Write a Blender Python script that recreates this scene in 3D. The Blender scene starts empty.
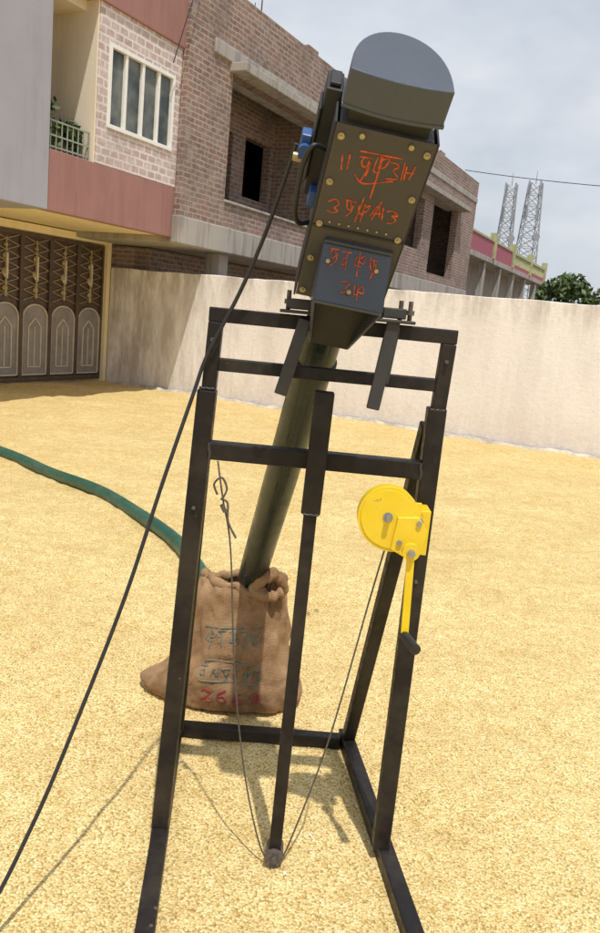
import bpy, math, random
import numpy as np
from mathutils import Vector, Matrix, noise
from mathutils.bvhtree import BVHTree
random.seed(7); np.random.seed(7)
scene=bpy.context.scene
scene.view_settings.view_transform='Standard'
try: scene.view_settings.look='None'
except Exception: pass
scene.view_settings.exposure=0

# ------------------------------------------------------------------ materials
def newmat(name):
    m=bpy.data.materials.new(name); m.use_nodes=True
    nt=m.node_tree; b=nt.nodes['Principled BSDF']
    return m,nt,b
def N(nt,t,**kw):
    n=nt.nodes.new(t)
    for k,v in kw.items(): setattr(n,k,v)
    return n
def noise_tex(nt,vec,scale,detail=4,rough=0.55,dist=0.0):
    n=N(nt,'ShaderNodeTexNoise'); n.inputs['Scale'].default_value=scale
    n.inputs['Detail'].default_value=min(detail,4); n.inputs['Roughness'].default_value=rough
    n.inputs['Distortion'].default_value=dist
    if vec is not None: nt.links.new(vec,n.inputs['Vector'])
    return n
def ramp(nt,fac,stops):
    r=N(nt,'ShaderNodeValToRGB'); e=r.color_ramp.elements
    while len(e)<len(stops): e.new(0.5)
    for i,(p,c) in enumerate(stops):
        e[i].position=p; e[i].color=(c[0],c[1],c[2],1) if len(c)==3 else c
    nt.links.new(fac,r.inputs['Fac']); return r
def mix(nt,fac,a,b,mode='MIX'):
    m=N(nt,'ShaderNodeMix',data_type='RGBA',blend_type=mode)
    for i,v in ((0,fac),(6,a),(7,b)):
        if hasattr(v,'is_output') : nt.links.new(v,m.inputs[i])
        elif i==0: m.inputs[0].default_value=v
        else: m.inputs[i].default_value=(v[0],v[1],v[2],1)
    return m.outputs[2]
def math_(nt,op,a,b=0.0,clamp=False):
    m=N(nt,'ShaderNodeMath',operation=op); m.use_clamp=clamp
    for i,v in ((0,a),(1,b)):
        if hasattr(v,'is_output'): nt.links.new(v,m.inputs[i])
        else: m.inputs[i].default_value=v
    return m.outputs[0]
def bump(nt,b,h,strength=0.3,dist=0.01):
    n=N(nt,'ShaderNodeBump'); n.inputs['Strength'].default_value=strength; n.inputs['Distance'].default_value=dist
    nt.links.new(h,n.inputs['Height']); nt.links.new(n.outputs[0],b.inputs['Normal']); return n
def objco(nt): return N(nt,'ShaderNodeTexCoord').outputs['Object']
G1=(1,1,1); G0=(0,0,0)
def simple(name,col,rough=0.6,metal=0.0,var=0.25,scale=12,bmp=0.0,col2=None,spec=0.5):
    m,nt,b=newmat(name); co=objco(nt)
    n=noise_tex(nt,co,scale,4,0.6)
    c2=col2 if col2 else tuple(c*(1-var) for c in col)
    r=ramp(nt,n.outputs['Fac'],[(0.35,c2),(0.65,col)])
    nt.links.new(r.outputs[0],b.inputs['Base Color'])
    b.inputs['Roughness'].default_value=rough; b.inputs['Metallic'].default_value=metal
    b.inputs['Specular IOR Level'].default_value=spec
    if bmp: bump(nt,b,n.outputs['Fac'],bmp,0.01)
    return m
def plaster(name,col,streak,amt=0.5):
    """painted plaster with vertical rain streaks and blotches"""
    m,nt,b=newmat(name); co=objco(nt)
    mp=N(nt,'ShaderNodeMapping'); mp.inputs['Scale'].default_value=(1,1,0.12); nt.links.new(co,mp.inputs[0])
    n1=noise_tex(nt,mp.outputs[0],4.5,4,0.7); n2=noise_tex(nt,co,1.3,4,0.65); n3=noise_tex(nt,co,22,3,0.7)
    c=mix(nt,n2.outputs['Fac'],tuple(x*0.86 for x in col),tuple(min(1,x*1.1) for x in col))
    f=ramp(nt,n1.outputs['Fac'],[(0.48,G0),(0.72,(amt,)*3)])
    c=mix(nt,f.outputs[0],c,streak)
    nt.links.new(c,b.inputs['Base Color']); b.inputs['Roughness'].default_value=0.85; b.inputs['Specular IOR Level'].default_value=0.2
    bump(nt,b,n3.outputs['Fac'],0.2,0.01)
    return m
def paint(name,col,worn,rough=0.4,thr=0.66,scale=30,spec=0.5,dust=0.0):
    m,nt,b=newmat(name); co=objco(nt)
    n=noise_tex(nt,co,scale,4,0.75); n2=noise_tex(nt,co,6,3)
    f=ramp(nt,n.outputs['Fac'],[(thr,G0),(thr+0.05,G1)])
    base=mix(nt,n2.outputs['Fac'],tuple(c*0.7 for c in col),tuple(min(1,c*1.25) for c in col))
    c=mix(nt,f.outputs[0],base,worn)
    if dust:
        d=noise_tex(nt,co,3.5,4,0.7); dr=ramp(nt,d.outputs['Fac'],[(0.45,G0),(0.75,(dust,)*3)])
        c=mix(nt,dr.outputs[0],c,(0.30,0.24,0.16))
    nt.links.new(c,b.inputs['Base Color'])
    rr=ramp(nt,n.outputs['Fac'],[(0.3,(rough-0.1,)*3),(0.7,(rough+0.25,)*3)])
    nt.links.new(rr.outputs[0],b.inputs['Roughness'])
    b.inputs['Specular IOR Level'].default_value=spec
    bump(nt,b,n.outputs['Fac'],0.12,0.003)
    return m
def brick(name,c1,c2,mortar,bw,bh,dirt=(0.16,0.12,0.1),ms=0.012,bs=0.6,dk=0.75):
    m,nt,b=newmat(name); co=objco(nt)
    sx=N(nt,'ShaderNodeSeparateXYZ'); nt.links.new(co,sx.inputs[0])
    cx=N(nt,'ShaderNodeCombineXYZ')
    nt.links.new(math_(nt,'ADD',sx.outputs[0],sx.outputs[1]),cx.inputs[0]); nt.links.new(sx.outputs[2],cx.inputs[1])
    wob=noise_tex(nt,co,3,2)
    vm=N(nt,'ShaderNodeVectorMath',operation='SCALE'); nt.links.new(wob.outputs['Color'],vm.inputs[0]); vm.inputs['Scale'].default_value=0.035
    va=N(nt,'ShaderNodeVectorMath',operation='ADD'); nt.links.new(cx.outputs[0],va.inputs[0]); nt.links.new(vm.outputs[0],va.inputs[1])
    t=N(nt,'ShaderNodeTexBrick'); nt.links.new(va.outputs[0],t.inputs['Vector'])
    t.inputs['Color1'].default_value=(*c1,1); t.inputs['Color2'].default_value=(*c2,1); t.inputs['Mortar'].default_value=(*mortar,1)
    t.inputs['Scale'].default_value=1; t.inputs['Brick Width'].default_value=bw; t.inputs['Row Height'].default_value=bh
    t.inputs['Mortar Size'].default_value=ms; t.inputs['Bias'].default_value=0.0
    n=noise_tex(nt,co,1.1,4,0.7); f=ramp(nt,n.outputs['Fac'],[(0.42,G0),(0.72,(dk,)*3)])
    n2=noise_tex(nt,co,7,4,0.75); f2=ramp(nt,n2.outputs['Fac'],[(0.48,G0),(0.7,(0.7,)*3)])
    c=mix(nt,f.outputs[0],t.outputs['Color'],dirt)
    c=mix(nt,f2.outputs[0],c,mortar)
    nt.links.new(c,b.inputs['Base Color']); b.inputs['Roughness'].default_value=0.92
    b.inputs['Specular IOR Level'].default_value=0.2
    h=math_(nt,'SUBTRACT',n2.outputs['Fac'],t.outputs['Fac']); bump(nt,b,h,bs,0.02)
    return m

M_brick=brick('brick_wall',(0.31,0.19,0.15),(0.20,0.125,0.10),(0.40,0.345,0.305),0.23,0.085,dirt=(0.17,0.135,0.12),dk=0.85)
M_clad=brick('stone_cladding',(0.56,0.44,0.42),(0.43,0.32,0.30),(0.70,0.65,0.62),0.19,0.11,dirt=(0.40,0.33,0.31),ms=0.016,dk=0.6)
M_conc=plaster('weathered_concrete',(0.40,0.37,0.335),(0.15,0.13,0.115),0.8)
M_mauve=plaster('mauve_plaster',(0.34,0.18,0.16),(0.22,0.125,0.11),0.6)
M_grayp=plaster('gray_plaster',(0.36,0.355,0.40),(0.27,0.26,0.28),0.45)
M_beige=plaster('beige_plaster',(0.80,0.70,0.55),(0.6,0.5,0.38),0.4)
M_yellow=plaster('yellow_plaster',(0.86,0.74,0.46),(0.62,0.5,0.3),0.4)
M_white=simple('white_paint',(0.82,0.81,0.78),0.45,var=0.08)
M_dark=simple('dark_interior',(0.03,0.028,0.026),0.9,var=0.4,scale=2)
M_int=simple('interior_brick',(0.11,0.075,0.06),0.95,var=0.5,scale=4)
M_glass,nt,b=newmat('window_glass'); n=noise_tex(nt,objco(nt),2,3)
r=ramp(nt,n.outputs['Fac'],[(0.4,(0.03,0.04,0.04)),(0.65,(0.16,0.17,0.15))]); nt.links.new(r.outputs[0],b.inputs['Base Color']); b.inputs['Roughness'].default_value=0.08
M_gate=simple('gate_brown',(0.10,0.065,0.045),0.5,var=0.35,scale=8)
M_gateg=simple('gate_gray',(0.30,0.27,0.25),0.5,var=0.3,scale=4)
M_gold=simple('gate_gold',(0.42,0.33,0.17),0.45,metal=0.3,var=0.3)
M_cream=simple('gate_cream',(0.66,0.58,0.45),0.5,var=0.2)
M_pink=plaster('pink_paint',(0.40,0.13,0.17),(0.25,0.1,0.1),0.5)
M_lime=simple('lime_paint',(0.48,0.48,0.25),0.7,var=0.3,scale=4)
M_steel=simple('galvanised',(0.42,0.43,0.45),0.4,metal=0.6,var=0.3,scale=20)
M_black=paint('black_steel_paint',(0.012,0.009,0.009),(0.10,0.06,0.045),0.40,0.69,34,spec=0.30,dust=0.13)
M_head=paint('gray_brown_paint',(0.050,0.048,0.050),(0.13,0.11,0.09),0.42,0.72,14,dust=0.10)
M_brk=paint('dark_bracket_paint',(0.032,0.033,0.035),(0.12,0.10,0.08),0.42,0.68,25,dust=0.15)
M_head2=paint('slate_gray_paint',(0.056,0.068,0.092),(0.14,0.14,0.14),0.28,0.77,14,dust=0.04)
M_tube=paint('dark_green_paint',(0.015,0.026,0.022),(0.08,0.09,0.075),0.24,0.72,9,dust=0.10)
M_inner=simple('spout_inner',(0.022,0.022,0.024),0.6)  # near-black; paints in the spout mouth's shade, plain colour on seams, neck and motor
M_yel=paint('yellow_enamel',(0.84,0.58,0.012),(0.42,0.28,0.04),0.34,0.64,24,dust=0.2)
M_rub=simple('black_rubber',(0.02,0.02,0.022),0.5,var=0.3,scale=40)
M_bolt=simple('brass_bolt',(0.48,0.39,0.22),0.4,metal=0.4,var=0.3,scale=60)
M_redp=simple('red_marking',(0.70,0.12,0.03),0.7,var=0.55,scale=70)
M_redd=simple('red_dye',(0.36,0.05,0.05),0.9,var=0.3,scale=60)
M_grn=simple('green_dye',(0.10,0.155,0.14),0.9,scale=45,col2=(0.22,0.18,0.12))
M_blue=simple('blue_plastic',(0.03,0.10,0.32),0.4,var=0.2)
M_hose=paint('green_hose',(0.012,0.085,0.06),(0.05,0.14,0.10),0.3,0.7,9,dust=0.15)
M_leaf=simple('leaf_green',(0.10,0.15,0.04),0.6,col2=(0.045,0.075,0.022),scale=3)
M_bark=simple('bark',(0.14,0.10,0.07),0.9,var=0.4,scale=10)
M_rope=simple('wire_rope',(0.12,0.10,0.085),0.6,var=0.5,scale=150)
M_tarp=simple('tarpaulin',(0.60,0.54,0.45),0.8,var=0.45,scale=5)

# compound wall plaster
M_cwall,nt,b=newmat('compound_wall_plaster'); co=objco(nt)
sx=N(nt,'ShaderNodeSeparateXYZ'); nt.links.new(co,sx.inputs[0])
mp=N(nt,'ShaderNodeMapping'); mp.inputs['Scale'].default_value=(1,1,0.22); nt.links.new(co,mp.inputs[0])
n1=noise_tex(nt,mp.outputs[0],2.4,4,0.78); n2=noise_tex(nt,co,0.8,4,0.6); n3=noise_tex(nt,co,14,4,0.75)
c=mix(nt,n2.outputs['Fac'],(0.82,0.75,0.69),(0.90,0.87,0.84))
left=math_(nt,'SUBTRACT',1.0,math_(nt,'DIVIDE',sx.outputs[0],3.8),True)
st=math_(nt,'MULTIPLY',ramp(nt,n1.outputs['Fac'],[(0.40,G0),(0.62,G1)]).outputs[0],math_(nt,'ADD',math_(nt,'MULTIPLY',left,0.75),0.19))
c=mix(nt,st,c,(0.42,0.35,0.30))
top=math_(nt,'MULTIPLY',math_(nt,'MULTIPLY',math_(nt,'SUBTRACT',sx.outputs[2],1.65),2.0,True),ramp(nt,n1.outputs['Fac'],[(0.42,G0),(0.64,G1)]).outputs[0])
c=mix(nt,math_(nt,'MULTIPLY',top,0.85),c,(0.42,0.38,0.35))
low=math_(nt,'MULTIPLY',math_(nt,'SUBTRACT',1.0,math_(nt,'MULTIPLY',sx.outputs[2],1.7),True),ramp(nt,n3.outputs['Fac'],[(0.3,(0.15,)*3),(0.7,G1)]).outputs[0])
c=mix(nt,math_(nt,'MULTIPLY',low,0.6),c,(0.56,0.46,0.36))
fl=ramp(nt,n3.outputs['Fac'],[(0.60,G0),(0.66,(0.4,)*3)])
c=mix(nt,fl.outputs[0],c,(0.60,0.55,0.50))
nt.links.new(c,b.inputs['Base Color']); b.inputs['Roughness'].default_value=0.92; b.inputs['Specular IOR Level'].default_value=0.15
bump(nt,b,n3.outputs['Fac'],0.4,0.02)

# grain ground
M_grain,nt,b=newmat('grain_layer'); co=objco(nt)
v=N(nt,'ShaderNodeTexVoronoi'); v.voronoi_dimensions='2D'; v.inputs['Scale'].default_value=150; nt.links.new(co,v.inputs['Vector'])
sc=N(nt,'ShaderNodeSeparateColor'); nt.links.new(v.outputs['Color'],sc.inputs[0])
cr=ramp(nt,sc.outputs[0],[(0.0,(0.50,0.355,0.13)),(0.3,(0.73,0.56,0.25)),(0.75,(0.82,0.655,0.325)),(1.0,(0.92,0.80,0.50))])
edge=ramp(nt,v.outputs['Distance'],[(0.38,G1),(0.80,(0.55,0.48,0.35))])
c=mix(nt,1.0,cr.outputs[0],edge.outputs[0],'MULTIPLY')
n1=noise_tex(nt,co,1.3,4,0.6); n2=noise_tex(nt,co,11,4,0.7)
t=ramp(nt,n1.outputs['Fac'],[(0.35,(0.90,0.87,0.80)),(0.65,(1,1,1))]); c=mix(nt,1.0,c,t.outputs[0],'MULTIPLY')
t=ramp(nt,n2.outputs['Fac'],[(0.35,(0.85,0.81,0.72)),(0.6,(1.0,1.0,1.0))]); c=mix(nt,1.0,c,t.outputs[0],'MULTIPLY')
sx=N(nt,'ShaderNodeVectorMath',operation='DOT_PRODUCT'); nt.links.new(co,sx.inputs[0]); sx.inputs[1].default_value=(0.4305,0.9026,0)
far=math_(nt,'GREATER_THAN',sx.outputs['Value'],-3.84*0.4305+14.75*0.9026+0.12)
c=mix(nt,far,c,(0.22,0.17,0.11))
nt.links.new(c,b.inputs['Base Color']); b.inputs['Roughness'].default_value=0.8; b.inputs['Specular IOR Level'].default_value=0.2
hh=math_(nt,'ADD',math_(nt,'MULTIPLY',v.outputs['Distance'],-0.5),math_(nt,'MULTIPLY',n2.outputs['Fac'],2.4))
bump(nt,b,hh,0.55,0.007)

# jute
M_jute,nt,b=newmat('jute_weave'); co=objco(nt)
w1=N(nt,'ShaderNodeTexWave'); w1.bands_direction='X'; w1.inputs['Scale'].default_value=65; w1.inputs['Distortion'].default_value=1.5; nt.links.new(co,w1.inputs[0])
w2=N(nt,'ShaderNodeTexWave'); w2.bands_direction='Z'; w2.inputs['Scale'].default_value=65; w2.inputs['Distortion'].default_value=1.5; nt.links.new(co,w2.inputs[0])
wv=math_(nt,'MULTIPLY',w1.outputs['Fac'],w2.outputs['Fac'])
n1=noise_tex(nt,co,9,4,0.7)
c=ramp(nt,n1.outputs['Fac'],[(0.3,(0.18,0.10,0.05)),(0.52,(0.34,0.205,0.11)),(0.72,(0.44,0.295,0.17))]).outputs[0]
c=mix(nt,math_(nt,'MULTIPLY',wv,0.35),c,(0.52,0.36,0.21))
nt.links.new(c,b.inputs['Base Color']); b.inputs['Roughness'].default_value=0.95; b.inputs['Specular IOR Level'].default_value=0.1
bump(nt,b,math_(nt,'ADD',wv,n1.outputs['Fac']),0.6,0.006)

# ------------------------------------------------------------------ mesh builder
class MB:
    def __init__(s): s.v=[]; s.f=[]; s.sm=[]
    def add(s,vs,fs,smooth=False):
        o=len(s.v); s.v+= [tuple(p) for p in vs]; s.f+=[tuple(i+o for i in f) for f in fs]; s.sm+=[smooth]*len(fs); return s
    def box(s,a,b):
        x0,y0,z0=a; x1,y1,z1=b
        return s.add([(x0,y0,z0),(x1,y0,z0),(x1,y1,z0),(x0,y1,z0),(x0,y0,z1),(x1,y0,z1),(x1,y1,z1),(x0,y1,z1)],
          [(0,3,2,1),(4,5,6,7),(0,1,5,4),(1,2,6,5),(2,3,7,6),(3,0,4,7)])
    def beam(s,p0,p1,w,h=None,up=(0,0,1)):
        h=h or w; p0=Vector(p0); p1=Vector(p1); d=(p1-p0).normalized(); up=Vector(up)
        if abs(d.dot(up))>0.95: up=Vector((0,1,0))
        r=d.cross(up).normalized(); u=r.cross(d).normalized()
        vs=[]
        for p in (p0,p1):
            for a,b_ in ((-1,-1),(1,-1),(1,1),(-1,1)): vs.append(p+r*a*w/2+u*b_*h/2)
        return s.add(vs,[(0,1,2,3),(7,6,5,4),(0,4,5,1),(1,5,6,2),(2,6,7,3),(3,7,4,0)])
    def cyl(s,p0,p1,r0,r1=None,n=20,cap=True):
        r1=r0 if r1 is None else r1
        p0=Vector(p0); p1=Vector(p1); d=(p1-p0).normalized()
        a=Vector((0,0,1)) if abs(d.z)<0.9 else Vector((1,0,0))
        x=d.cross(a).normalized(); y=d.cross(x)
        vs=[]
        for p,r in ((p0,r0),(p1,r1)):
            for i in range(n):
                t=2*math.pi*i/n; vs.append(p+x*math.cos(t)*r+y*math.sin(t)*r)
        s.add(vs,[(i,(i+1)%n,n+(i+1)%n,n+i) for i in range(n)],True)
        if cap: s.add(vs[:n],[tuple(range(n))]); s.add(vs[n:],[tuple(range(n-1,-1,-1))])
        return s
    def tube(s,pts,r,n=10):
        P=[Vector(p) for p in pts]; vs=[]; x=None
        for i,p in enumerate(P):
            d=(P[min(i+1,len(P)-1)]-P[max(i-1,0)]).normalized()
            if x is None:
                a=Vector((0,0,1)) if abs(d.z)<0.9 else Vector((1,0,0)); x=d.cross(a).normalized()
            x=(x-d*x.dot(d)).normalized(); y=d.cross(x)
            rr=r(i/(len(P)-1)) if callable(r) else r
            for k in range(n):
                t=2*math.pi*k/n; vs.append(p+x*math.cos(t)*rr+y*math.sin(t)*rr)
        fs=[(i*n+k,i*n+(k+1)%n,(i+1)*n+(k+1)%n,(i+1)*n+k) for i in range(len(P)-1) for k in range(n)]
        s.add(vs,fs,True); s.add(vs[:n],[tuple(range(n))]); s.add(vs[-n:],[tuple(range(n-1,-1,-1))]); return s
    def prism(s,poly,ax,a,b):
        def mk(p,t):
            q=list(p); q.insert(ax,t); return tuple(q)
        n=len(poly); vs=[mk(p,a) for p in poly]+[mk(p,b) for p in poly]
        return s.add(vs,[tuple(range(n)),tuple(range(2*n-1,n-1,-1))]+[(i,i+n,(i+1)%n+n,(i+1)%n) for i in range(n)])
    def done(s,name,mat,parent=None,bevel=0.0,seg=2):
        me=bpy.data.meshes.new(name); me.from_pydata(s.v,[],s.f); me.update()
        import bmesh
        bm=bmesh.new(); bm.from_mesh(me); bmesh.ops.recalc_face_normals(bm,faces=bm.faces); bm.to_mesh(me); bm.free()
        me.polygons.foreach_set('use_smooth',s.sm); me.materials.append(mat)
        ob=bpy.data.objects.new(name,me); scene.collection.objects.link(ob)
        if parent: ob.parent=parent
        if bevel:
            m=ob.modifiers.new('bevel','BEVEL'); m.width=bevel; m.segments=seg; m.limit_method='ANGLE'; m.angle_limit=math.radians(40)
        return ob
def empty(name,loc=(0,0,0),mat=None):
    e=bpy.data.objects.new(name,None); scene.collection.objects.link(e); e.location=loc; e.empty_display_size=0.1
    if mat is not None: e.matrix_world=mat
    return e
def catmull(pts,n=8):
    P=[Vector(p) for p in pts]; P=[P[0]*2-P[1]]+P+[P[-1]*2-P[-2]]; out=[]
    for i in range(1,len(P)-2):
        for k in range(n):
            t=k/n; a,b,c,d=P[i-1:i+3]
            out.append(0.5*((2*b)+(c-a)*t+(2*a-5*b+4*c-d)*t*t+(3*b-a-3*c+d)*t**3))
    out.append(P[-2]); return out
def leaves(name,blobs,count,size,mat,parent=None):
    vs=[];fs=[]
    wts=np.array([b[3]*b[4]*b[5] for b in blobs]); wts=wts/wts.sum()
    for i in range(count):
        b=blobs[np.random.choice(len(blobs),p=wts)]
        d=Vector(np.random.normal(size=3)).normalized(); r=random.random()**0.45
        c=Vector((b[0]+d.x*b[3]*r,b[1]+d.y*b[4]*r,b[2]+d.z*b[5]*r))
        if noise.noise(c*1.7)<-0.12: continue
        a=Vector(np.random.normal(size=3)).normalized(); q=a.cross(Vector(np.random.normal(size=3))).normalized()
        s=size*random.uniform(0.6,1.3); o=len(vs)
        vs+=[c-a*s,c+q*s*0.45,c+a*s,c-q*s*0.45]; fs.append((o,o+1,o+2,o+3))
    me=bpy.data.meshes.new(name); me.from_pydata([tuple(v) for v in vs],[],fs); me.materials.append(mat)
    ob=bpy.data.objects.new(name,me); scene.collection.objects.link(ob)
    if parent: ob.parent=parent
    return ob
def wall_open(mb,axis,t0,t1,a0,a1,z0,z1,ops):
    A=sorted({a0,a1,*[o[0] for o in ops],*[o[1] for o in ops]}); Z=sorted({z0,z1,*[o[2] for o in ops],*[o[3] for o in ops]})
    for i in range(len(A)-1):
        run=None
        for j in range(len(Z)-1):
            ca=(A[i]+A[i+1])/2; cz=(Z[j]+Z[j+1])/2
            hole=any(o[0]<ca<o[1] and o[2]<cz<o[3] for o in ops)
            if not hole:
                if run is None: run=[Z[j],Z[j+1]]
                else: run[1]=Z[j+1]
            if hole or j==len(Z)-2:
                if run:
                    if axis=='y': mb.box((t0,A[i],run[0]),(t1,A[i+1],run[1]))
                    else: mb.box((A[i],t0,run[0]),(A[i+1],t1,run[1]))
                run=None

FR=Matrix.Translation((-3.84,14.75,0))@Matrix.Rotation(math.radians(-25.5),4,'Z')   # site frame: x along compound wall, y away

# ------------------------------------------------------------------ ground
def axis_pts(lo,hi,step,ext):
    a=list(np.arange(lo,hi+1e-6,step)); s=step
    x=lo; pre=[]
    while x>-ext: s*=1.5; x-=s; pre.append(x)
    post=[];s=step;x=hi
    while x<ext: s*=1.5; x+=s; post.append(x)
    return pre[::-1]+a+post
xs=axis_pts(-6,7,0.05,900); ys=axis_pts(0.6,16,0.05,900)
vs=[]
for y in ys:
    for x in xs:
        inn=1.0 if (-6<=x<=7 and 0.6<=y<=16) else 0.0
        h=0
        if inn:
            d=min(1,max(0.25,(abs(y-2.3))/2.0))
            h=0.040*noise.noise(Vector((x*0.7,y*1.1,0)))*d+0.024*noise.noise(Vector((x*1.8,y*3.8,3)))*max(d,.6)+0.010*noise.noise(Vector((x*6,y*8,5)))
            e=min(x+6,7-x,y-0.6,16-y); h*=min(1,e/1.0)
        vs.append((x,y,h))
nx=len(xs); fs=[(j*nx+i,j*nx+i+1,(j+1)*nx+i+1,(j+1)*nx+i) for j in range(len(ys)-1) for i in range(nx-1)]
me=bpy.data.meshes.new('ground'); me.from_pydata(vs,[],fs); me.materials.append(M_grain)
me.polygons.foreach_set('use_smooth',[True]*len(fs))
ground=bpy.data.objects.new('ground',me); scene.collection.objects.link(ground)
gb=BVHTree.FromPolygons([Vector(v) for v in vs],fs)
def gz(x,y):
    h=gb.ray_cast(Vector((x,y,3)),Vector((0,0,-1)))[0]; return h.z if h else 0
n=24000
px=np.random.uniform(-1.5,1.6,n); py=1.45+np.random.uniform(0,1,n)**1.3*3.2
V=[];F=[]
for i in range(n):
    x,y=float(px[i]),float(py[i]); z=gz(x,y); r=random.uniform(0.0022,0.0034); o=len(V)
    a=random.uniform(0,3.14); ca,sa=math.cos(a)*r*1.3,math.sin(a)*r*1.3
    V+=[(x+ca,y+sa,z-r*.1),(x-sa*.7,y+ca*.7,z-r*.1),(x-ca,y-sa,z-r*.1),(x+sa*.7,y-ca*.7,z-r*.1),(x,y,z+r*.9)]
    F+=[(o,o+1,o+4),(o+1,o+2,o+4),(o+2,o+3,o+4),(o+3,o,o+4)]
me=bpy.data.meshes.new('loose_grain'); me.from_pydata(V,[],F); me.polygons.foreach_set('use_smooth',[True]*len(F))
M_kern,nt,b=newmat('grain_kernel'); nn=noise_tex(nt,objco(nt),60,2)
r=ramp(nt,nn.outputs['Fac'],[(0.3,(0.64,0.47,0.19)),(0.5,(0.79,0.62,0.30)),(0.7,(0.88,0.75,0.44))]); nt.links.new(r.outputs[0],b.inputs['Base Color']); b.inputs['Roughness'].default_value=0.55
me.materials.append(M_kern)
ob=bpy.data.objects.new('loose_grain',me); scene.collection.objects.link(ob)
mb=MB()
for k in range(46):
    x=random.uniform(-1.6,1.7); y=random.uniform(1.6,6.5); z=gz(x,y)+0.005; a=random.uniform(0,3.1); s=random.uniform(0.004,0.010)
    mb.add([(x+s*math.cos(a),y+s*math.sin(a),z),(x-s*.5*math.sin(a),y+s*.5*math.cos(a),z+.004),(x-s*math.cos(a),y-s*math.sin(a),z),(x+s*.5*math.sin(a),y-s*.5*math.cos(a),z+.001)],[(0,1,2,3)])
mb.done('chaff_scraps',M_white)
mb=MB()
for (x,y) in ((0.12,4.05),(0.17,4.1),(0.08,3.9)):
    z=gz(x,y)+0.008; a=x*20; s=0.020
    mb.add([(x+s*math.cos(a),y+s*math.sin(a),z),(x-s*.5*math.sin(a),y+s*.5*math.cos(a),z+.008),(x-s*math.cos(a),y-s*math.sin(a),z+.002),(x+s*.5*math.sin(a),y-s*.5*math.cos(a),z+.004)],[(0,1,2,3)])
mb.done('fallen_leaves',M_leaf)

# ------------------------------------------------------------------ compound wall
cw=empty('compound_wall',mat=FR)
mb=MB()
n=160; L=26.0
prof=[]
for i in range(n+1):
    x=0.02+L*i/n; prof.append((x,2.09+0.018*noise.noise(Vector((x*1.5,0,0)))+0.014*noise.noise(Vector((x*6,4,0)))))
vs=[]
for x,z in prof: vs+=[(x,0.0,-0.1),(x,0.0,z),(x,0.2,z),(x,0.2,-0.1)]
fs=[]
for i in range(n):
    o=i*4
    for k in range(4): fs.append((o+k,o+(k+1)%4,o+4+(k+1)%4,o+4+k))
fs+=[(0,1,2,3),(4*n+3,4*n+2,4*n+1,4*n)]
mb.add(vs,fs); mb.done('wall_body',M_cwall,cw,0.012)
vs=[];m=260
for i in range(m+1):
    x=0.3+18*i/m; w=0.05+0.07*noise.noise(Vector((x*2.5,0,2)))
    hh=0.05+0.05*noise.noise(Vector((x*5,1,0)))
    p=FR@Vector((x,-w-0.10,0)); p2=FR@Vector((x,-w-0.02,0))
    vs+=[(x,-w-0.10,gz(p.x,p.y)-0.012),(x,-w-0.05,gz(p.x,p.y)+hh*0.7),(x,-0.02,gz(p2.x,p2.y)+hh*0.5)]
mb=MB(); mb.add(vs,[(i*3+k,i*3+k+1,(i+1)*3+k+1,(i+1)*3+k) for i in range(m) for k in range(2)],True)
ob=mb.done('tarpaulin_edge',M_tarp); ob.matrix_world=FR

# ------------------------------------------------------------------ apartment house with gate
ah=empty('apartment_house',mat=FR)
mb=MB(); mb.box((-0.25,-9,0),(0,-3.35,2.6)); mb.box((-0.25,-0.08,0),(0,0.02,2.6)); mb.box((-0.25,-3.35,2.48),(0,-0.08,2.6)); mb.done('gate_surround',M_yellow,ah)
mb=MB(); mb.box((-5,-9,2.62),(1.98,-0.93,2.74)); mb.done('overhang_slab',M_yellow,ah)
mb=MB(); mb.box((1.86,-3.72,2.60),(2.0,-0.91,3.37)); mb.done('balcony_parapet',M_mauve,ah,0.01)
mb=MB(); mb.box((-5,-9,2.6),(2.06,-3.72,11)); mb.done('gray_pier',M_grayp,ah,0.01)
mb=MB(); wall_open(mb,'y',1.80,2.0,-2.80,-0.91,3.373,5.43,[(-2.60,-1.08,3.88,4.98)]); 
mb.box((1.80,-3.72,6.35),(1.99,-0.91,9.0)); mb.done('stone_clad_wall',M_clad,ah)
mb=MB(); mb.box((1.0,-2.83,2.75),(1.99,-2.803,5.43)); mb.box((0.8,-3.0,2.75),(0.998,-0.93,5.43)); mb.box((0.8,-3.72,4.95),(0.998,-3.0,5.43)); mb.box((-5,-0.93,2.75),(1.79,-0.92,9)); mb.done('beige_wall',M_beige,ah)
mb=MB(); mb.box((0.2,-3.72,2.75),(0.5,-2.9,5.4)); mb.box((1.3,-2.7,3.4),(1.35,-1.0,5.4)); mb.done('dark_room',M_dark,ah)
mb=MB(); mb.box((0.0,-3.72,5.43),(2.04,-0.80,6.35)); mb.done('upper_parapet',M_mauve,ah,0.01)
mb=MB(); mb.box((0.0,-3.72,5.30),(1.78,-0.92,5.43)); mb.done('ceiling_slab',M_beige,ah)
mb=MB(); u0,u1,z0,z1=-2.60,-1.08,3.88,4.98
t=0.055
mb.box((1.93,u0,z0),(2.025,u0+t,z1)); mb.box((1.93,u1-t,z0),(2.025,u1,z1)); mb.box((1.93,u0+t,z0),(2.025,u1-t,z0+t)); mb.box((1.93,u0+t,z1-t),(2.025,u1-t,z1))
for k in range(1,4):
    uu=u0+(u1-u0)*k/4; mb.box((1.94,uu-0.028,z0+t),(2.01,uu+0.028,z1-t))
mb.done('window_frame',M_white,ah,0.004)
mb=MB(); mb.box((1.955,u0+t,z0+t),(1.965,u1-t,z1-t)); mb.done('window_glass',M_glass,ah)
M_rail=simple('railing_paint',(0.30,0.34,0.27),0.5,var=0.2)
mb=MB()
for zz in (3.42,3.56,3.74): mb.beam((1.93,-3.7,zz),(1.93,-2.85,zz),0.02)
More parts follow.
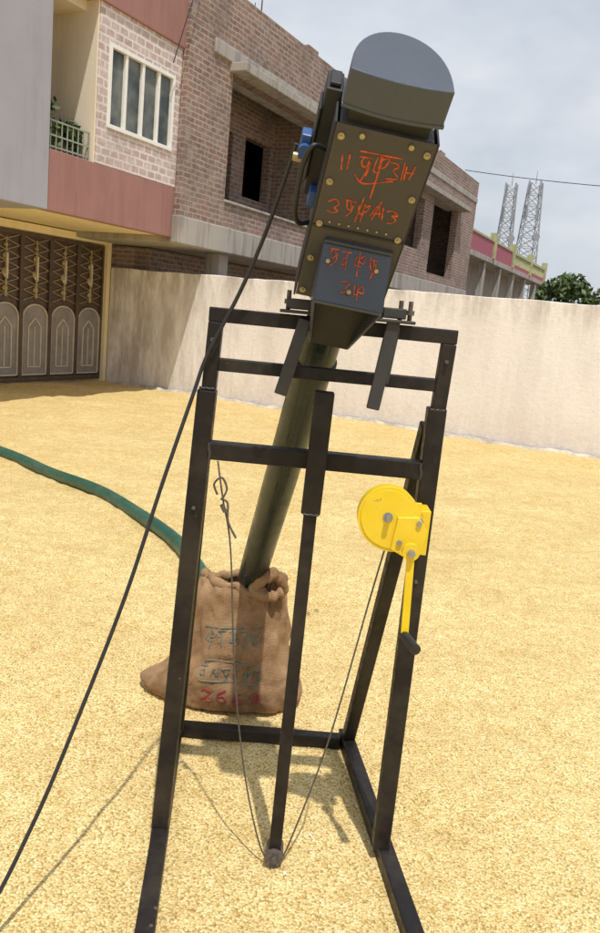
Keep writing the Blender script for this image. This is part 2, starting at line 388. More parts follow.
for k in range(9): yy=-3.68+0.82*k/8; mb.beam((1.93,yy,3.37),(1.93,yy,3.75),0.014)
mb.done('balcony_railing',M_rail,ah)
leaves('balcony_plant',[(1.74,-3.4,3.76,0.24,0.36,0.30),(1.68,-3.0,3.66,0.2,0.2,0.22)],2200,0.06,M_leaf,ah)
gate=empty('driveway_gate',mat=FR)
edges=[-3.35,-2.7,-2.05,-1.4,-0.74,-0.08]
mb=MB(); mb.box((-0.16,-3.35,0.03),(-0.12,-0.08,2.46)); mb.done('gate_sheet',M_gate,gate)
fr=MB(); gr=MB(); cr_=MB(); go=MB()
for i in range(5):
    a,b_=edges[i],edges[i+1]; w=b_-a
    for e in (a+0.02,b_-0.02): fr.box((-0.119,e-0.02,0.03),(-0.07,e+0.02,2.46))
    fr.box((-0.119,a+0.04,2.40),(-0.07,b_-0.04,2.46)); fr.box((-0.119,a+0.04,0.05),(-0.07,b_-0.04,0.11))
    def arch(off):
        pts=[(a+0.05+off,0.15+off),(b_-0.05-off,0.15+off)]
        for k in range(13):
            t=math.pi*k/12; pts.append((a+w/2+(w/2-0.05-off)*math.cos(t),1.10+ (0.22-off*0.6)*math.sin(t)))
        return pts
    gr.prism(arch(0.0),0,-0.119,-0.108)
    def outline(pts,mbx,ww=0.022):
        for k in range(len(pts)):
            p,q=pts[k],pts[(k+1)%len(pts)]
            if abs(p[0]-q[0])+abs(p[1]-q[1])<1e-4: continue
            mbx.beam((-0.10,p[0],p[1]),(-0.10,q[0],q[1]),0.018,ww,up=(1,0,0))
    outline(arch(0.0),cr_,0.035)
    m_=(a+b_)/2
    outline([(m_-0.14,0.28),(m_+0.14,0.28),(m_+0.14,0.95),(m_,1.10),(m_-0.14,0.95)],cr_,0.026)
    cr_.beam((-0.10,m_,0.3),(-0.10,m_,0.95),0.015,0.02,up=(1,0,0))
    for k in range(6):
        z=1.38+k*0.17
        go.beam((-0.10,a+0.05,z),(-0.10,b_-0.05,z+0.17),0.012,0.014,up=(1,0,0)); go.beam((-0.095,b_-0.05,z),(-0.095,a+0.05,z+0.17),0.012,0.014,up=(1,0,0))
    go.cyl((-0.09,m_,1.42),(-0.09,m_,2.35),0.025,0.012,8)
    for z,r_ in ((1.55,0.06),(1.8,0.075),(2.05,0.06),(2.22,0.04)):
        go.cyl((-0.105,m_,z),(-0.075,m_,z),r_,r_*0.6,10)
    cr_.cyl((-0.09,m_,1.75),(-0.07,m_,1.75),0.045,0.03,8); cr_.beam((-0.08,m_,1.7),(-0.08,m_,2.1),0.03,0.05,up=(1,0,0))
fr.done('gate_frame',M_gate,gate,0.003); gr.done('lower_panels',M_gateg,gate); cr_.done('cream_trim',M_cream,gate); go.done('gold_lattice',M_gold,gate)

# ------------------------------------------------------------------ unfinished brick building
bb=empty('unfinished_brick_building',mat=FR)
R_=6.70
mb=MB()
wall_open(mb,'y',1.87,2.10,-0.90,17.0,2.95,R_,[(0.42,4.25,3.36,5.45),(9.75,11.3,3.75,5.2),(12.2,14.9,3.20,5.42)])
mb.box((-4.6,-0.90,2.95),(1.865,-0.67,R_)); mb.box((-4.6,16.77,2.95),(1.865,17.0,R_))
wall_open(mb,'y',0.55,0.75,-0.6,9.0,2.95,6.4,[(1.55,2.7,3.0,5.05),(3.2,4.3,3.9,5.1)])
wall_open(mb,'y',0.15,0.30,9.2,16.5,2.95,6.4,[(11.9,13.2,3.0,5.0)])
mb.box((0.76,4.45,2.95),(1.86,4.65,6.4)); mb.box((0.76,0.1,2.95),(1.86,0.3,6.4))
mb.box((0.31,9.1,2.95),(1.86,9.3,6.4)); mb.box((0.31,11.6,2.95),(1.86,11.8,6.4))
wall_open(mb,'y',0.35,0.6,0.35,17,0,2.5,[(5,7,0.9,2.2),(10,11.5,0,2.2)])
mb.box((-0.3,0.25,0),(0.35,0.6,2.5))
for (y0,y1) in ((3.1,3.55),(6.4,7.3),(12.2,12.7)): mb.box((1.88,y0,R_-0.001),(2.09,y1,R_+0.075))
mb.done('brick_walls',M_brick,bb)
mb=MB()
mb.box((-4.6,-0.92,2.52),(2.13,17.03,2.948))
mb.box((-4.6,-0.92,6.30),(1.86,17.0,6.44))
mb.box((1.6,0.30,5.455),(2.42,5.0,5.60))
mb.box((1.865,-0.2,5.60),(2.14,5.2,5.82))
mb.box((1.6,9.4,5.425),(2.45,15.2,5.55))
mb.box((1.865,5.2,6.0),(2.125,17.02,6.16))
mb.box((1.86,0.40,3.362),(2.14,4.27,3.41))
for yy in (0.8,4.6,8.6,12.6,16.6): mb.box((1.55,yy,0),(1.85,yy+0.3,2.52))
mb.done('concrete_slabs',M_conc,bb,0.015)
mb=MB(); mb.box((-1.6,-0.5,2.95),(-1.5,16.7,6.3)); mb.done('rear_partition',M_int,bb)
mb=MB(); 
for yy in (1.2,6.0,10.5): 
    for k in range(3): mb.cyl((1.95+0.06*(k%2),yy+0.12*k,R_),(1.95+0.06*(k%2),yy+0.12*k,R_+0.15+0.08*k),0.007,None,6)
mb.done('rebar_stubs',M_int,bb)
mb=MB(); mb.tube(catmull([(2.2,-0.75,7.2),(2.25,-0.95,6.4),(2.2,-1.2,5.6),(2.12,-1.3,5.1)]),0.008,6); mb.done('facade_wire',M_rub,bb)

# ------------------------------------------------------------------ distant pink balcony house, towers, tree, wire
ph=empty('balcony_house',mat=FR)
mb=MB(); mb.box((-9,25,0),(-1.4,44,5.2)); mb.box((-8,26,5.4),(-2.2,34,6.6)); mb.done('house_body',M_conc,ph)
mb=MB(); mb.box((-9,24,4.95),(0.05,44.5,5.2)); mb.box((-8.5,24.5,6.62),(-1.5,33.5,6.78))
for y in (24.3,28,31.5,35,38.5,42,44): mb.box((-0.35,y,0),(-0.05,y+0.3,4.95))
mb.done('slabs_and_columns',M_conc,ph,0.02)
mb=MB(); mb.box((-0.12,24,5.2),(0.02,34,6.0)); mb.box((-0.10,34,5.2),(0.02,44.5,5.42)); mb.box((-9,23.88,5.2),(0.0,23.99,6.0)); mb.done('pink_bands',M_pink,ph)
mb=MB()
for k in range(34): y=34.15+0.3*k; mb.cyl((-0.04,y,5.42),(-0.04,y,5.95),0.09,0.06,6)
mb.box((-0.16,34,5.952),(0.06,44.5,6.08)); mb.box((-0.16,24,6.002),(0.06,33.6,6.10))
for y in (24,29,33.7,39,44.2): mb.box((-0.2,y,5.2),(0.12,y+0.35,6.45))
mb.done('lime_balusters',M_lime,ph)
def tower(name,x,y,h,w0,w1):
    e=empty(name,(x,y,0)); mb=MB(); nseg=16
    P=lambda k,c:( (w0+(w1-w0)*k/nseg)/2*c[0],(w0+(w1-w0)*k/nseg)/2*c[1],h*k/nseg)
    C=[(-1,-1),(1,-1),(1,1),(-1,1)]
    for k in range(nseg):
        for i in range(4):
            mb.beam(P(k,C[i]),P(k+1,C[i]),0.10); mb.beam(P(k,C[i]),P(k+1,C[(i+1)%4]),0.05); mb.beam(P(k,C[(i+1)%4]),P(k+1,C[i]),0.05); mb.beam(P(k,C[i]),P(k,C[(i+1)%4]),0.05)
    mb.done('lattice',M_steel,e)
    mb=MB()
    for a in range(4):
        t=a*1.57+0.4; r=w1/2+0.22
        for zz in (h-1.1,h-3.4):
            mb.box((r*math.cos(t)-0.07,r*math.sin(t)-0.07,zz),(r*math.cos(t)+0.07,r*math.sin(t)+0.07,zz+1.3))
    mb.cyl((0,0,h),(0,0,h+1.2),0.05,0.02,6); mb.cyl((w1/2,-0.6,h-5),(w1/2,-0.9,h-5),0.35,0.35,16)
    mb.done('antennas',M_steel,e)
tower('cell_tower',17.9,80,15.6,2.0,0.9); tower('cell_tower.001',20.2,80,16.0,2.6,1.1)
tr=empty('shade_tree',(0,0,0))
mb=MB(); mb.tube(catmull([(11.8,36,0),(11.7,36,1.2),(11.9,36.1,2.4),(12.2,36,3.5)]),lambda t:0.2*(1-0.7*t),8)
for d in ((-1.5,0,1.6),(1.6,0.3,1.3),(0.4,-0.8,1.5)): mb.tube([(11.8,36,1.8),(11.8+d[0]*.6,36+d[1]*.5,1.8+d[2]*.6),(11.8+d[0],36+d[1],1.8+d[2])],lambda t:0.1*(1-0.7*t),6)
mb.done('trunk',M_bark,tr)
leaves('crown',[(10.7,36,3.2,0.9,1,1.1),(11.4,36.2,3.6,0.9,1,0.9),(12.6,36,3.0,1.3,1.1,0.9),(14.2,36.4,2.7,1.4,1.1,0.8),(16,36,2.9,1.3,1.1,1.0),(9.9,36,2.4,0.6,0.8,0.7)],9000,0.16,M_leaf,tr)
up=empty('utility_pole',(15.7,20.2,0)); mb=MB(); mb.cyl((0,0,0),(0,0,6.2),0.12,0.08,12); mb.beam((-0.6,0,5.9),(0.6,0,5.9),0.09); mb.cyl((-0.5,0,5.94),(-0.5,0,6.1),0.04,0.03,8); mb.cyl((0.5,0,5.94),(0.5,0,6.1),0.04,0.03,8); mb.done('pole',M_conc,up)
mb=MB(); a=Vector((4.52,27.4,6.75)); c_=Vector((15.7,20.2,5.95)); pts=[a.lerp(c_,t/16)-Vector((0,0,1.2*(t/16)*(1-t/16))) for t in range(17)]
mb.tube(pts,0.012,6); mb.done('overhead_wire',M_rub)

# ------------------------------------------------------------------ steel support stand
st_=empty('support_stand',(0,0,0))
Y=2.10
mb=MB()
mb.beam((-0.316,Y,0.05),(-0.268,Y,1.375),0.050); mb.beam((0.352,Y,0.05),(0.352,Y,1.385),0.050)
mb.beam((-0.372,2.70,0.027),(-0.245,1.35,0.027),0.05); mb.beam((0.270,2.76,0.027),(0.478,1.35,0.027),0.05)
mb.beam((-0.345,2.685,0.030),(0.250,2.70,0.030),0.046)
mb.beam((-0.252,Y-0.004,1.212),(0.328,Y-0.004,1.212),0.048)
mb.beam((0.345,2.15,1.33),(0.280,2.70,0.05),0.044); mb.beam((-0.272,2.15,1.33),(-0.362,2.66,0.05),0.044)
mb.beam((0.046,Y-0.058,1.405),(0.040,Y-0.058,1.075),0.052)
mb.done('outer_frame',M_black,st_,0.004)
mb=MB()
mb.beam((-0.267,Y,1.30),(-0.258,Y,1.556),0.038); mb.beam((0.353,Y,1.30),(0.362,Y,1.556),0.038)
mb.beam((-0.277,Y,1.575),(0.381,Y,1.575),0.038)
mb.beam((-0.244,Y+0.002,1.445),(0.340,Y+0.002,1.445),0.034)
mb.beam((0.040,Y-0.058,1.10),(0.034,Y-0.058,0.03),0.036)
mb.beam((0.046,Y-0.037,1.35),(0.046,Y-0.037,1.36),0.03)
mb.done('inner_frame',M_black,st_,0.003)
mb=MB()
for x in (-0.274,0.352): mb.tube([(x+0.026*(1 if x<0 else -1)+0.002*math.sin(k),Y-0.028,1.19+0.045*k/6) for k in range(7)],lambda t:0.004+0.0012*math.sin(t*40),6)
mb.tube([(0.020+0.042*k/8,Y-0.084,1.076+0.001*math.sin(k*2)) for k in range(9)],0.003,6)
for x in (-0.268,0.352): mb.tube([(x-0.020+0.040*k/8,Y-0.022,1.380+0.001*math.sin(k*2)) for k in range(9)],0.0035,6)
mb.done('weld_beads',M_brk,st_)
mb=MB()
for p in ((-0.262,1.51),(0.358,1.51),(-0.28,1.05),(0.352,0.9)): mb.cyl((p[0],Y-0.017,p[1]),(p[0],Y-0.032,p[1]),0.0055,0.0055,6)
mb.cyl((0.034,Y-0.09,0.035),(0.034,Y-0.02,0.035),0.026,0.026,20); mb.cyl((0.034,Y-0.10,0.035),(0.034,Y-0.09,0.035),0.010,0.010,6)
for k in range(5): mb.cyl((-0.263+0.0,1.52+0.06*k,0.050),(-0.263,1.52+0.06*k,0.056),0.005,0.005,8)
mb.done('pulley_and_bolts',M_rope,st_)
mb=MB()
mb.beam((-0.022,Y-0.05,1.585),(-0.070,Y-0.05,1.385),0.034,0.02,up=(0,1,0)); mb.beam((0.205,Y-0.05,1.60),(0.176,Y-0.05,1.370),0.034,0.02,up=(0,1,0))
mb.box((-0.09,Y-0.07,1.597),(0.03,Y+0.05,1.606)); mb.box((0.15,Y-0.07,1.597),(0.26,Y+0.05,1.606))
mb.box((-0.075,Y-0.06,1.608),(-0.005,Y-0.03,1.635)); mb.box((0.175,Y-0.06,1.608),(0.235,Y-0.03,1.635))
mb.beam((0.215,Y-0.04,1.59),(0.20,Y-0.04,1.44),0.02)
mb.done('auger_brackets',M_brk,st_,0.003)
mb=MB()
for x in (-0.07,0.012,0.17,0.245,0.22):
    mb.cyl((x,Y-0.045,1.60),(x,Y-0.045,1.655),0.006,0.006,8); mb.cyl((x,Y-0.045,1.62),(x,Y-0.045,1.632),0.012,0.012,6)
mb.done('bracket_bolts',M_rope,st_)

# ------------------------------------------------------------------ auger
T1=Vector((0.012,2.24,1.46)); A=Vector((0.134,-0.624,0.756)).normalized()
R=(Vector((1,0,0))-A*A.x).normalized(); Bk=A.cross(R).normalized()
MH=Matrix(((R.x,Bk.x,A.x,T1.x),(R.y,Bk.y,A.y,T1.y),(R.z,Bk.z,A.z,T1.z),(0,0,0,1)))
au=empty('grain_auger',mat=MH)
mb=MB(); mb.cyl((0,0,-1.42),(0,0,0.34),0.056,None,36); mb.cyl((0,0,-0.02),(0,0,0.02),0.063,None,36); mb.cyl((0,0,0.26),(0,0,0.30),0.075,None,36)
mb.done('auger_tube',M_tube,au)
W=0.101
mb=MB(); mb.box((-W,-0.088,0.30),(W,0.10,0.750)); mb.done('head_housing',M_head,au,0.004)
mb=MB(); mb.box((-W-0.005,-0.0935,0.305),(W+0.005,-0.0885,0.750)); mb.done('front_plate',M_head,au,0.0015)
mb=MB(); mb.box((-W-0.005,-0.0965,0.505),(W+0.005,-0.0937,0.511)); mb.box((-W-0.010,-0.09,0.30),(-W-0.0055,0.0,0.750)); mb.box((W+0.0055,-0.09,0.30),(W+0.010,0.0,0.750)); mb.done('plate_seams',M_inner,au)
mb=MB()
for s_ in (0.325,0.42,0.515,0.62,0.725):
    for x in (-W+0.009,W-0.009): mb.cyl((x,-0.0937,s_),(x,-0.098,s_),0.0075,0.0075,14); mb.cyl((x,-0.098,s_),(x,-0.102,s_),0.0045,0.0035,6)
for x in (-0.05,0.055): mb.cyl((x,-0.0937,0.735),(x,-0.1,0.735),0.006,0.006,8)
for k in range(7): mb.cyl((-0.07+0.022*k,-0.0937,0.523),(-0.07+0.022*k,-0.096,0.523),0.0025,0.0025,8)
mb.done('plate_bolts',M_bolt,au)
mb=MB(); mb.box((-0.086,-0.075,0.750),(0.086,0.08,0.80)); mb.done('neck',M_inner,au)
def dshape(w,fr_,bk,n=24):
    p=[]
    for k in range(9): x=-w+2*w*k/8; p.append((x,-fr_-0.016*(1-(x/w)**2)))
    for k in range(1,n): t=math.pi*k/n; p.append((w*math.cos(t),-fr_+ (bk+fr_)*math.sin(t)**0.8))
    return p
mb=MB(); mb.prism(dshape(0.105,0.088,0.130),2,0.784,0.858); mb.done('cap',M_head2,au,0.003,3)
mb=MB(); mb.prism(dshape(0.107,0.090,0.132),2,0.782,0.7895); mb.done('cap_flange',M_head2,au,0.001,2)
mb=MB(); mb.box((-0.138,0.0,0.52),(-0.102,0.085,0.77)); mb.box((-0.144,-0.01,0.56),(-0.1385,0.07,0.73)); mb.box((-0.132,0.01,0.772),(-0.108,0.07,0.78))
mb.done('drive_motor',M_inner,au,0.006)
mb=MB(); mb.box((-0.168,0.0,0.60),(-0.145,0.035,0.66)); mb.cyl((-0.156,-0.0,0.63),(-0.156,-0.015,0.63),0.014,0.014,16); mb.box((-0.126,-0.035,0.51),(-0.107,-0.001,0.55)); mb.done('blue_capacitor',M_blue,au,0.003)
mb=MB(); mb.tube(catmull([(-0.112,-0.03,0.655),(-0.142,-0.05,0.665),(-0.155,-0.06,0.62),(-0.152,-0.06,0.52),(-0.137,-0.05,0.475),(-0.109,-0.03,0.47)]),0.006,8); mb.done('conduit_loop',M_rub,au)
mb=MB(); mb.cyl((-0.178,0.01,0.60),(-0.146,0.01,0.60),0.010,0.010,10); mb.done('brass_gland',M_bolt,au)
tw,lw,bw=0.080,0.080,0.050; off=0.010
Tt=[(-tw+off,-0.094,0.475),(tw+off,-0.094,0.475)]; Lp=[(-lw+off,-0.205,0.385),(lw+off,-0.205,0.385)]; Bt=[(-bw+off,-0.094,0.165),(bw+off,-0.094,0.165)]; Bm=[(-lw+off,-0.094,0.33),(lw+off,-0.094,0.33)]
mb=MB()
mb.add([Tt[0],Tt[1],Lp[1],Lp[0]],[(0,1,2,3)])
mb.add([Tt[0],Lp[0],Bt[0],Bm[0]],[(0,1,2,3)]); mb.add([Tt[1],Lp[1],Bt[1],Bm[1]],[(3,2,1,0)])
ob=mb.done('discharge_spout',M_head2,au)
m=ob.modifiers.new('solid','SOLIDIFY'); m.thickness=0.004; m.offset=0
mb=MB(); mb.add([(p[0],-0.097,p[2]) for p in (Tt[0],Tt[1],Bm[1],Bt[1],Bt[0],Bm[0])],[(0,1,2,3,4,5)]); ob=mb.done('shaded_spout_back_plate',M_inner,au)  # back plate in near-black: shade inside the spout mouth put into its colour
m=ob.modifiers.new('solid','SOLIDIFY'); m.thickness=0.003; m.offset=0
mb=MB(); mb.beam((-tw+off,-0.099,0.479),(tw+off,-0.099,0.479),0.012,0.006); mb.beam(Lp[0],Lp[1],0.007,0.007); mb.beam(Lp[0],Bt[0],0.006,0.006); mb.beam(Lp[1],Bt[1],0.006,0.006); mb.done('spout_flange',M_head2,au,0.001)
mb=MB()
for x in (-0.055,0.06):
    y_=-0.128;s_=0.446
    mb.cyl((x,y_,s_),(x,y_-0.01,s_+0.004),0.005,0.005,10)
mb.cyl((0.005,-0.18,0.412),(0.005,-0.19,0.416),0.005,0.005,10)
mb.done('spout_bolts',M_bolt,au)
def marks(name,strokes,mat,parent,place,rad):
    mb=MB()
    for i,st in enumerate(strokes):
        P=[place(*p) for p in catmull([(a,b,0) for a,b in st],5)]
        ph_=i*1.3
        mb.tube(P,lambda t:rad*(0.6+0.7*math.sin(t*5+ph_)**2),6)
    return mb.done(name,mat,parent)
S=[]
def J(): return random.uniform(-0.13,0.13)
def glyph(x,z,w,h,kind):
    g={0:[[(0,1),(1,1)],[(0.5,1),(0.5,0)],[(0.5,0.6),(0.1,0.5),(0.15,0.2),(0.4,0.15)]],
       1:[[(0,1),(0.1,0)],[(0.35,0.9),(0.3,0.1)],[(0.8,1),(0.7,0)],[(0.3,0.5),(0.75,0.5)]],
       2:[[(0,0.9),(0.5,1),(0.9,0.8),(0.5,0.55),(0.9,0.3),(0.5,0),(0.1,0.1)]],
       3:[[(0,1),(1,0.95)],[(0.3,1),(0.25,0.5),(0.5,0.3),(0.8,0.6),(0.8,0)],[(0.6,0.9),(0.75,0.2),(0.4,-0.3)]],
       4:[[(0.1,0.8),(0.1,0.2),(0.6,0.2)],[(0.5,1),(0.5,-0.4)],[(0.5,0.7),(0.95,0.9),(0.9,0.4),(0.5,0.4)]],
       5:[[(0,0.2),(0.4,1),(0.8,0.2)],[(0.2,0.5),(0.65,0.5)],[(0.9,1),(0.9,0.1)]],
       6:[[(0.1,1),(0.15,0)],[(0.6,0.95),(0.62,0.05)]]}[kind]
    return [[(x+(a+J())*w,z+(b+J())*h) for a,b in st] for st in g]
S+=glyph(-0.080,0.655,0.024,0.034,6); S+=glyph(0.052,0.66,0.030,0.036,1)
for i,k in enumerate([3,4,2]): S+=glyph(-0.042+0.030*i,0.652+random.uniform(-.006,.006),0.030,0.044,k)
S+=[[(-0.045,0.702),(0.045,0.705)],[(-0.045,0.65),(-0.02,0.632),(0.04,0.652)],[(0.005,0.70),(0.003,0.60)]]
for i,k in enumerate([2,3,4,5,2]): S+=glyph(-0.082+0.033*i,0.555+random.uniform(-.008,.008),0.026,0.030,k)
S+=[[(-0.01,0.60),(-0.015,0.535)],[(0.03,0.60),(0.02,0.55)]]
marks('red_writing',S,M_redp,au,lambda a,b,c=0:Vector((a,-0.0937,b)),0.0019)
S=[]
for i,k in enumerate([3,0,4,3]): S+=glyph(-0.055+0.031*i,0.60+random.uniform(-.06,.06),0.022,0.25,k)
for i,k in enumerate([2,4]): S+=glyph(-0.015+0.032*i,0.20,0.022,0.20,k)
def pl(a,b,c=0):
    t=1-b; return Vector((a,-0.0965-0.111*t,0.477-0.09*t))
marks('spout_writing',S,M_redp,au,pl,0.0016)

# ------------------------------------------------------------------ hand winch
hw=empty('hand_winch',(0.273,2.03,1.092))
mb=MB()
P=[]
for k in range(48):
    t=2*math.pi*k/48; P.append((-0.035+0.078*math.cos(t)+0.014*max(0,math.cos(t+0.8)),0.015+0.080*math.sin(t)-0.014*max(0,-math.sin(t-0.5))))
mb.prism(P,1,-0.078,-0.040)
mb.prism([( -0.035+(x+0.035)*0.90,0.015+(z-0.015)*0.90) for x,z in P],1,-0.081,-0.0785)
mb.box((-0.02,-0.039,-0.055),(0.055,-0.030,0.05)); 
Q=[(-0.01,0.020),(0.045,0.025),(0.068,-0.01),(0.06,-0.07),(0.02,-0.085),(-0.02,-0.065)]
mb.prism(Q,1,-0.096,-0.082)
mb.box((0.03,-0.0385,-0.09),(0.082,0.04,0.03))
mb.done('winch_body',M_yel,hw,0.005,3)
mb=MB(); mb.cyl((-0.035,-0.039,0.015),(-0.035,0.0,0.015),0.04,None,24); mb.cyl((-0.035,0.0,0.015),(-0.035,0.010,0.015),0.066,None,30); mb.done('winch_drum',M_yel,hw,0.002)
cx0,cz0=0.028,-0.058
mb=MB(); mb.cyl((cx0,-0.096,cz0),(cx0,-0.135,cz0),0.012,None,16); mb.beam((cx0,-0.125,cz0+0.012),(cx0+0.010,-0.130,-0.285),0.020,0.007,up=(0,1,0)); mb.cyl((cx0,-0.118,cz0),(cx0,-0.133,cz0),0.022,None,20)
mb.done('crank_arm',M_yel,hw,0.002)
mb=MB(); mb.cyl((cx0,-0.134,cz0),(cx0,-0.148,cz0),0.010,None,6)
for p in ((-0.035,0.015),(0.045,0.010),(0.0,-0.045)): 
    mb.cyl((p[0],-0.081,p[1]),(p[0],-0.083,p[1]),0.013,0.013,16); mb.cyl((p[0],-0.083,p[1]),(p[0],-0.103,p[1]),0.008,0.007,6)
mb.done('winch_bolts',M_steel,hw)
mb=MB(); mb.cyl((cx0+0.008,-0.122,-0.281),(cx0+0.030,-0.205,-0.286),0.012,0.014,16); mb.done('crank_grip',M_rub,hw,0.003)
rope=MB()
rope.tube(catmull([(0.255,2.0,1.06),(0.225,2.03,0.85),(0.16,2.05,0.42),(0.09,2.05,0.12),(0.05,2.03,0.01),(0.02,2.03,0.012),(-0.02,2.04,0.08),(-0.08,2.05,0.30),(-0.13,2.05,0.60),(-0.168,2.05,0.95),(-0.20,2.05,1.09),(-0.222,2.06,1.19)],10),0.0026,6)
rope.tube(catmull([(-0.205,2.045,1.09),(-0.185,2.04,1.08),(-0.18,2.04,1.03),(-0.155,2.04,0.985)]),0.003,6)
rope.tube(catmull([(-0.215,2.045,1.10),(-0.225,2.04,1.13),(-0.205,2.035,1.15),(-0.190,2.04,1.12),(-0.20,2.04,1.09)]),0.003,6)
rope.cyl((-0.201,2.042,1.075),(-0.190,2.042,1.055),0.006,0.006,8)
rope.done('wire_rope',M_rope)
mb=MB()
mb.tube(catmull([(-0.08,1.93,1.985),(-0.105,1.97,1.90),(-0.150,2.02,1.76),(-0.20,2.05,1.63),(-0.270,2.06,1.47),(-0.30,2.05,1.36),(-0.355,1.99,1.13),(-0.42,1.92,0.84),(-0.50,1.83,0.55),(-0.575,1.72,0.30),(-0.66,1.60,0.10),(-0.78,1.45,0.015),(-1.1,1.2,0.01),(-1.8,1.1,0.01)],10),0.0054,8)
mb.done('power_cable',M_rub)
pts=[]
for x,y in ((-6.5,9.6),(-4.6,8.6),(-2.872,7.294),(-2.2,6.72),(-1.598,6.10),(-1.15,5.55),(-0.785,5.0),(-0.55,4.5),(-0.38,4.0),(-0.28,3.6),(-0.23,3.25)): pts.append((x,y,gz(x,y)+0.038))
mb=MB(); mb.tube(catmull(pts,10),lambda t:0.048,16); mb.done('suction_hose',M_hose)

# ------------------------------------------------------------------ jute bag
bag=empty('jute_bag',(0,0,0))
nr=96
prof=[(0.0,-0.215,0.245,0.115),(0.02,-0.215,0.284,0.150),(0.07,-0.212,0.290,0.170),(0.14,-0.202,0.264,0.172),(0.22,-0.190,0.230,0.165),(0.30,-0.184,0.208,0.155),(0.38,-0.182,0.192,0.145),(0.46,-0.184,0.178,0.130),(0.515,-0.186,0.166,0.115),(0.525,-0.186,0.158,0.10),(0.50,-0.186,0.148,0.088),(0.42,-0.186,0.140,0.08)]
bcy=3.02
pp=catmull([Vector((p[0],p[1],p[2])) for p in prof],6); pq=catmull([Vector((p[3],0,0)) for p in prof],6)
vs=[]
for (a,q) in zip(pp,pq):
    z,cx,hwid=a; dep=q.x
    for k in range(nr):
        t=2*math.pi*k/nr; c_,s_=math.cos(t),math.sin(t); e=0.72
        x=math.copysign(abs(c_)**e,c_)*hwid; y=math.copysign(abs(s_)**e,s_)*dep
        if c_<0: x-=0.080*max(0,-c_)**10*math.exp(-((z-0.055)/0.05)**2)
        else: x+=0.02*max(0,c_)**8*math.exp(-((z-0.03)/0.04)**2)
        w=0.018*noise.noise(Vector((x*7,y*7+s_*2,z*6)))
        rg=abs(noise.noise(Vector((x*9+z*6,s_*3,z*7-x*5))))
        w+=-0.018*max(0,0.22-rg)*4*0.6+0.006*noise.noise(Vector((x*22,s_*5,z*14)))
        fold=0.009*math.sin(t*9+z*10+2*noise.noise(Vector((c_*3,z*4,1))))*max(0,(z-0.25)/0.25)
        zz=z+0.018*math.sin(t*2+0.6)*max(0,(z-0.35)/0.17)+0.012*noise.noise(Vector((c_*3,s_*3,z)))*max(0,(z-0.3)/0.2)
        yy=w+fold
        vs.append((cx+x+c_*yy,bcy+y+s_*yy*1.3,max(zz,-0.01)-0.005))
nrn=len(pp)
fs=[(i*nr+k,i*nr+(k+1)%nr,(i+1)*nr+(k+1)%nr,(i+1)*nr+k) for i in range(nrn-1) for k in range(nr)]
mb=MB(); mb.add(vs,fs,True); mb.add(vs[:nr],[tuple(range(nr))]); mb.add(vs[-nr:],[tuple(range(nr))])
body=mb.done('sack_body',M_jute,bag)
bv=BVHTree.FromPolygons([Vector(v) for v in vs],fs)
rim=[]
for k in range(97):
    t=2*math.pi*k/96; rr=1+0.05*math.sin(5*t)+0.06*noise.noise(Vector((math.cos(t)*3,math.sin(t)*3,0)))
    rim.append((-0.186+0.156*math.cos(t)*rr,bcy+0.10*math.sin(t)*rr,0.520+0.020*math.sin(t*2+0.6)+0.025*noise.noise(Vector((math.cos(t)*4,math.sin(t)*4,5)))))
mb=MB(); mb.tube(rim,lambda t:0.017+0.010*noise.noise(Vector((t*18,0,0)))+0.004*math.sin(t*77),10)
mb.tube(catmull([(-0.14,2.94,0.50),(-0.11,2.92,0.555),(-0.065,2.93,0.585),(-0.035,2.95,0.56),(-0.02,2.98,0.50)],8),lambda t:0.024+0.012*noise.noise(Vector((t*9,3,0))),12)
mb.tube(catmull([(-0.13,2.925,0.50),(-0.07,2.90,0.500),(-0.02,2.915,0.52)],8),lambda t:0.020+0.012*noise.noise(Vector((t*7,7,0))),12)
ob=mb.done('rolled_rim',M_jute,bag)
def onbag(x,z,c=0):
    h=bv.ray_cast(Vector((x,2.0,z)),Vector((0,1,0)))[0]
    return (h+Vector((0,-0.0012,0))) if h else Vector((x,2.88,z))
S=[]
def dig(d,x,z,w,h):
    g={'2':[[(0,0.8),(0.4,1),(0.9,0.75),(0.5,0.4),(0,0),(1,0.05)]],'6':[[(0.8,1),(0.2,0.7),(0,0.25),(0.4,0),(0.85,0.2),(0.6,0.5),(0.1,0.35)]],'9':[[(0.9,0.7),(0.5,0.5),(0.1,0.75),(0.5,1),(0.9,0.8),(0.8,0.3),(0.4,0)]]}[d]
    return [[(x+a*w,z+b*h) for a,b in st] for st in g]
for i,d in enumerate('2669'): S+=dig(d,-0.305+0.064*i,0.06+0.006*(i%2),0.042,0.050)
marks('red_number',S,M_redd,bag,onbag,0.0034)
S=[]
for i,k in enumerate([4,0,3,2,1]): S+=glyph(-0.305+0.045*i,0.30,0.036,0.050,k)
S+=[[(-0.31,0.36),(-0.2,0.364),(-0.09,0.365)],[(-0.30,0.23),(-0.24,0.232),(-0.11,0.228)]]
for i,k in enumerate([0,5,3,0,4,3]): S+=glyph(-0.315+0.042*i,0.165,0.033,0.040,k)
S+=[[(-0.32,0.145),(-0.2,0.148),(-0.08,0.15)]]
marks('green_print',S,M_grn,bag,onbag,0.0032)

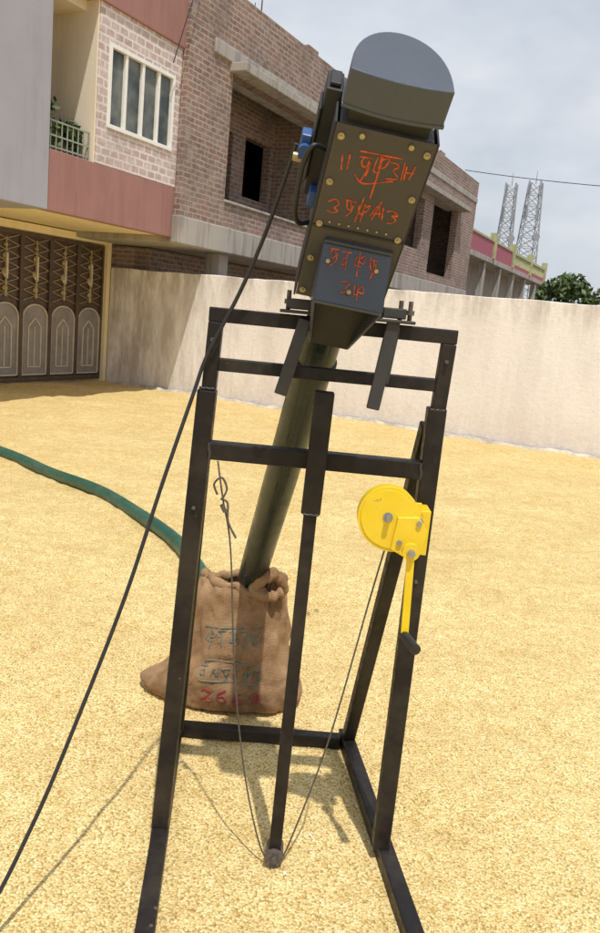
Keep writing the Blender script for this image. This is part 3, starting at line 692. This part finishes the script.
# ------------------------------------------------------------------ camera, light, world
th=math.radians(5.5); pt=math.radians(11.1)
fwd=Vector((0,math.cos(pt),-math.sin(pt))); rt=Vector((1,0,0)); upv=rt.cross(fwd)
cx=rt*math.cos(th)+upv*math.sin(th); cy=-rt*math.sin(th)+upv*math.cos(th)
cam=bpy.data.cameras.new('camera'); co_=bpy.data.objects.new('camera',cam); scene.collection.objects.link(co_)
bz=-fwd
co_.matrix_world=Matrix(((cx.x,cy.x,bz.x,0),(cx.y,cy.y,bz.y,0),(cx.z,cy.z,bz.z,1.6),(0,0,0,1)))
cam.sensor_fit='HORIZONTAL'; cam.sensor_width=36; cam.lens=779/600*36; cam.clip_end=3000; cam.clip_start=0.05
scene.camera=co_
S_=Vector((0.09,-0.38,0.92)).normalized()
sun=bpy.data.lights.new('sun','SUN'); sun.energy=3.6; sun.angle=math.radians(0.7); sun.color=(1,0.965,0.915)
so=bpy.data.objects.new('sun',sun); scene.collection.objects.link(so); so.rotation_euler=S_.to_track_quat('Z','Y').to_euler()
w=bpy.data.worlds.new('World'); scene.world=w; w.use_nodes=True; nt=w.node_tree; bg=nt.nodes['Background']
sky=N(nt,'ShaderNodeTexSky'); sky.sky_type='NISHITA'; sky.sun_disc=False
sky.sun_elevation=math.asin(S_.z); sky.sun_rotation=math.atan2(S_.x,S_.y)
sky.dust_density=3; sky.air_density=1.2
tc=N(nt,'ShaderNodeTexCoord'); mp=N(nt,'ShaderNodeMapping'); mp.inputs['Scale'].default_value=(1,1,2.2); nt.links.new(tc.outputs['Generated'],mp.inputs[0])
n1=noise_tex(nt,mp.outputs[0],2.6,4,0.58,0.3); n2=noise_tex(nt,mp.outputs[0],4.0,4,0.55)
fac=ramp(nt,n1.outputs['Fac'],[(0.35,(0.75,)*3),(0.60,(1,)*3)])
cc=ramp(nt,n2.outputs['Fac'],[(0.35,(6.2,6.8,7.7)),(0.65,(8.2,8.5,9.0))])
nt.links.new(mix(nt,fac.outputs[0],sky.outputs[0],cc.outputs[0]),bg.inputs['Color']); bg.inputs['Strength'].default_value=0.097
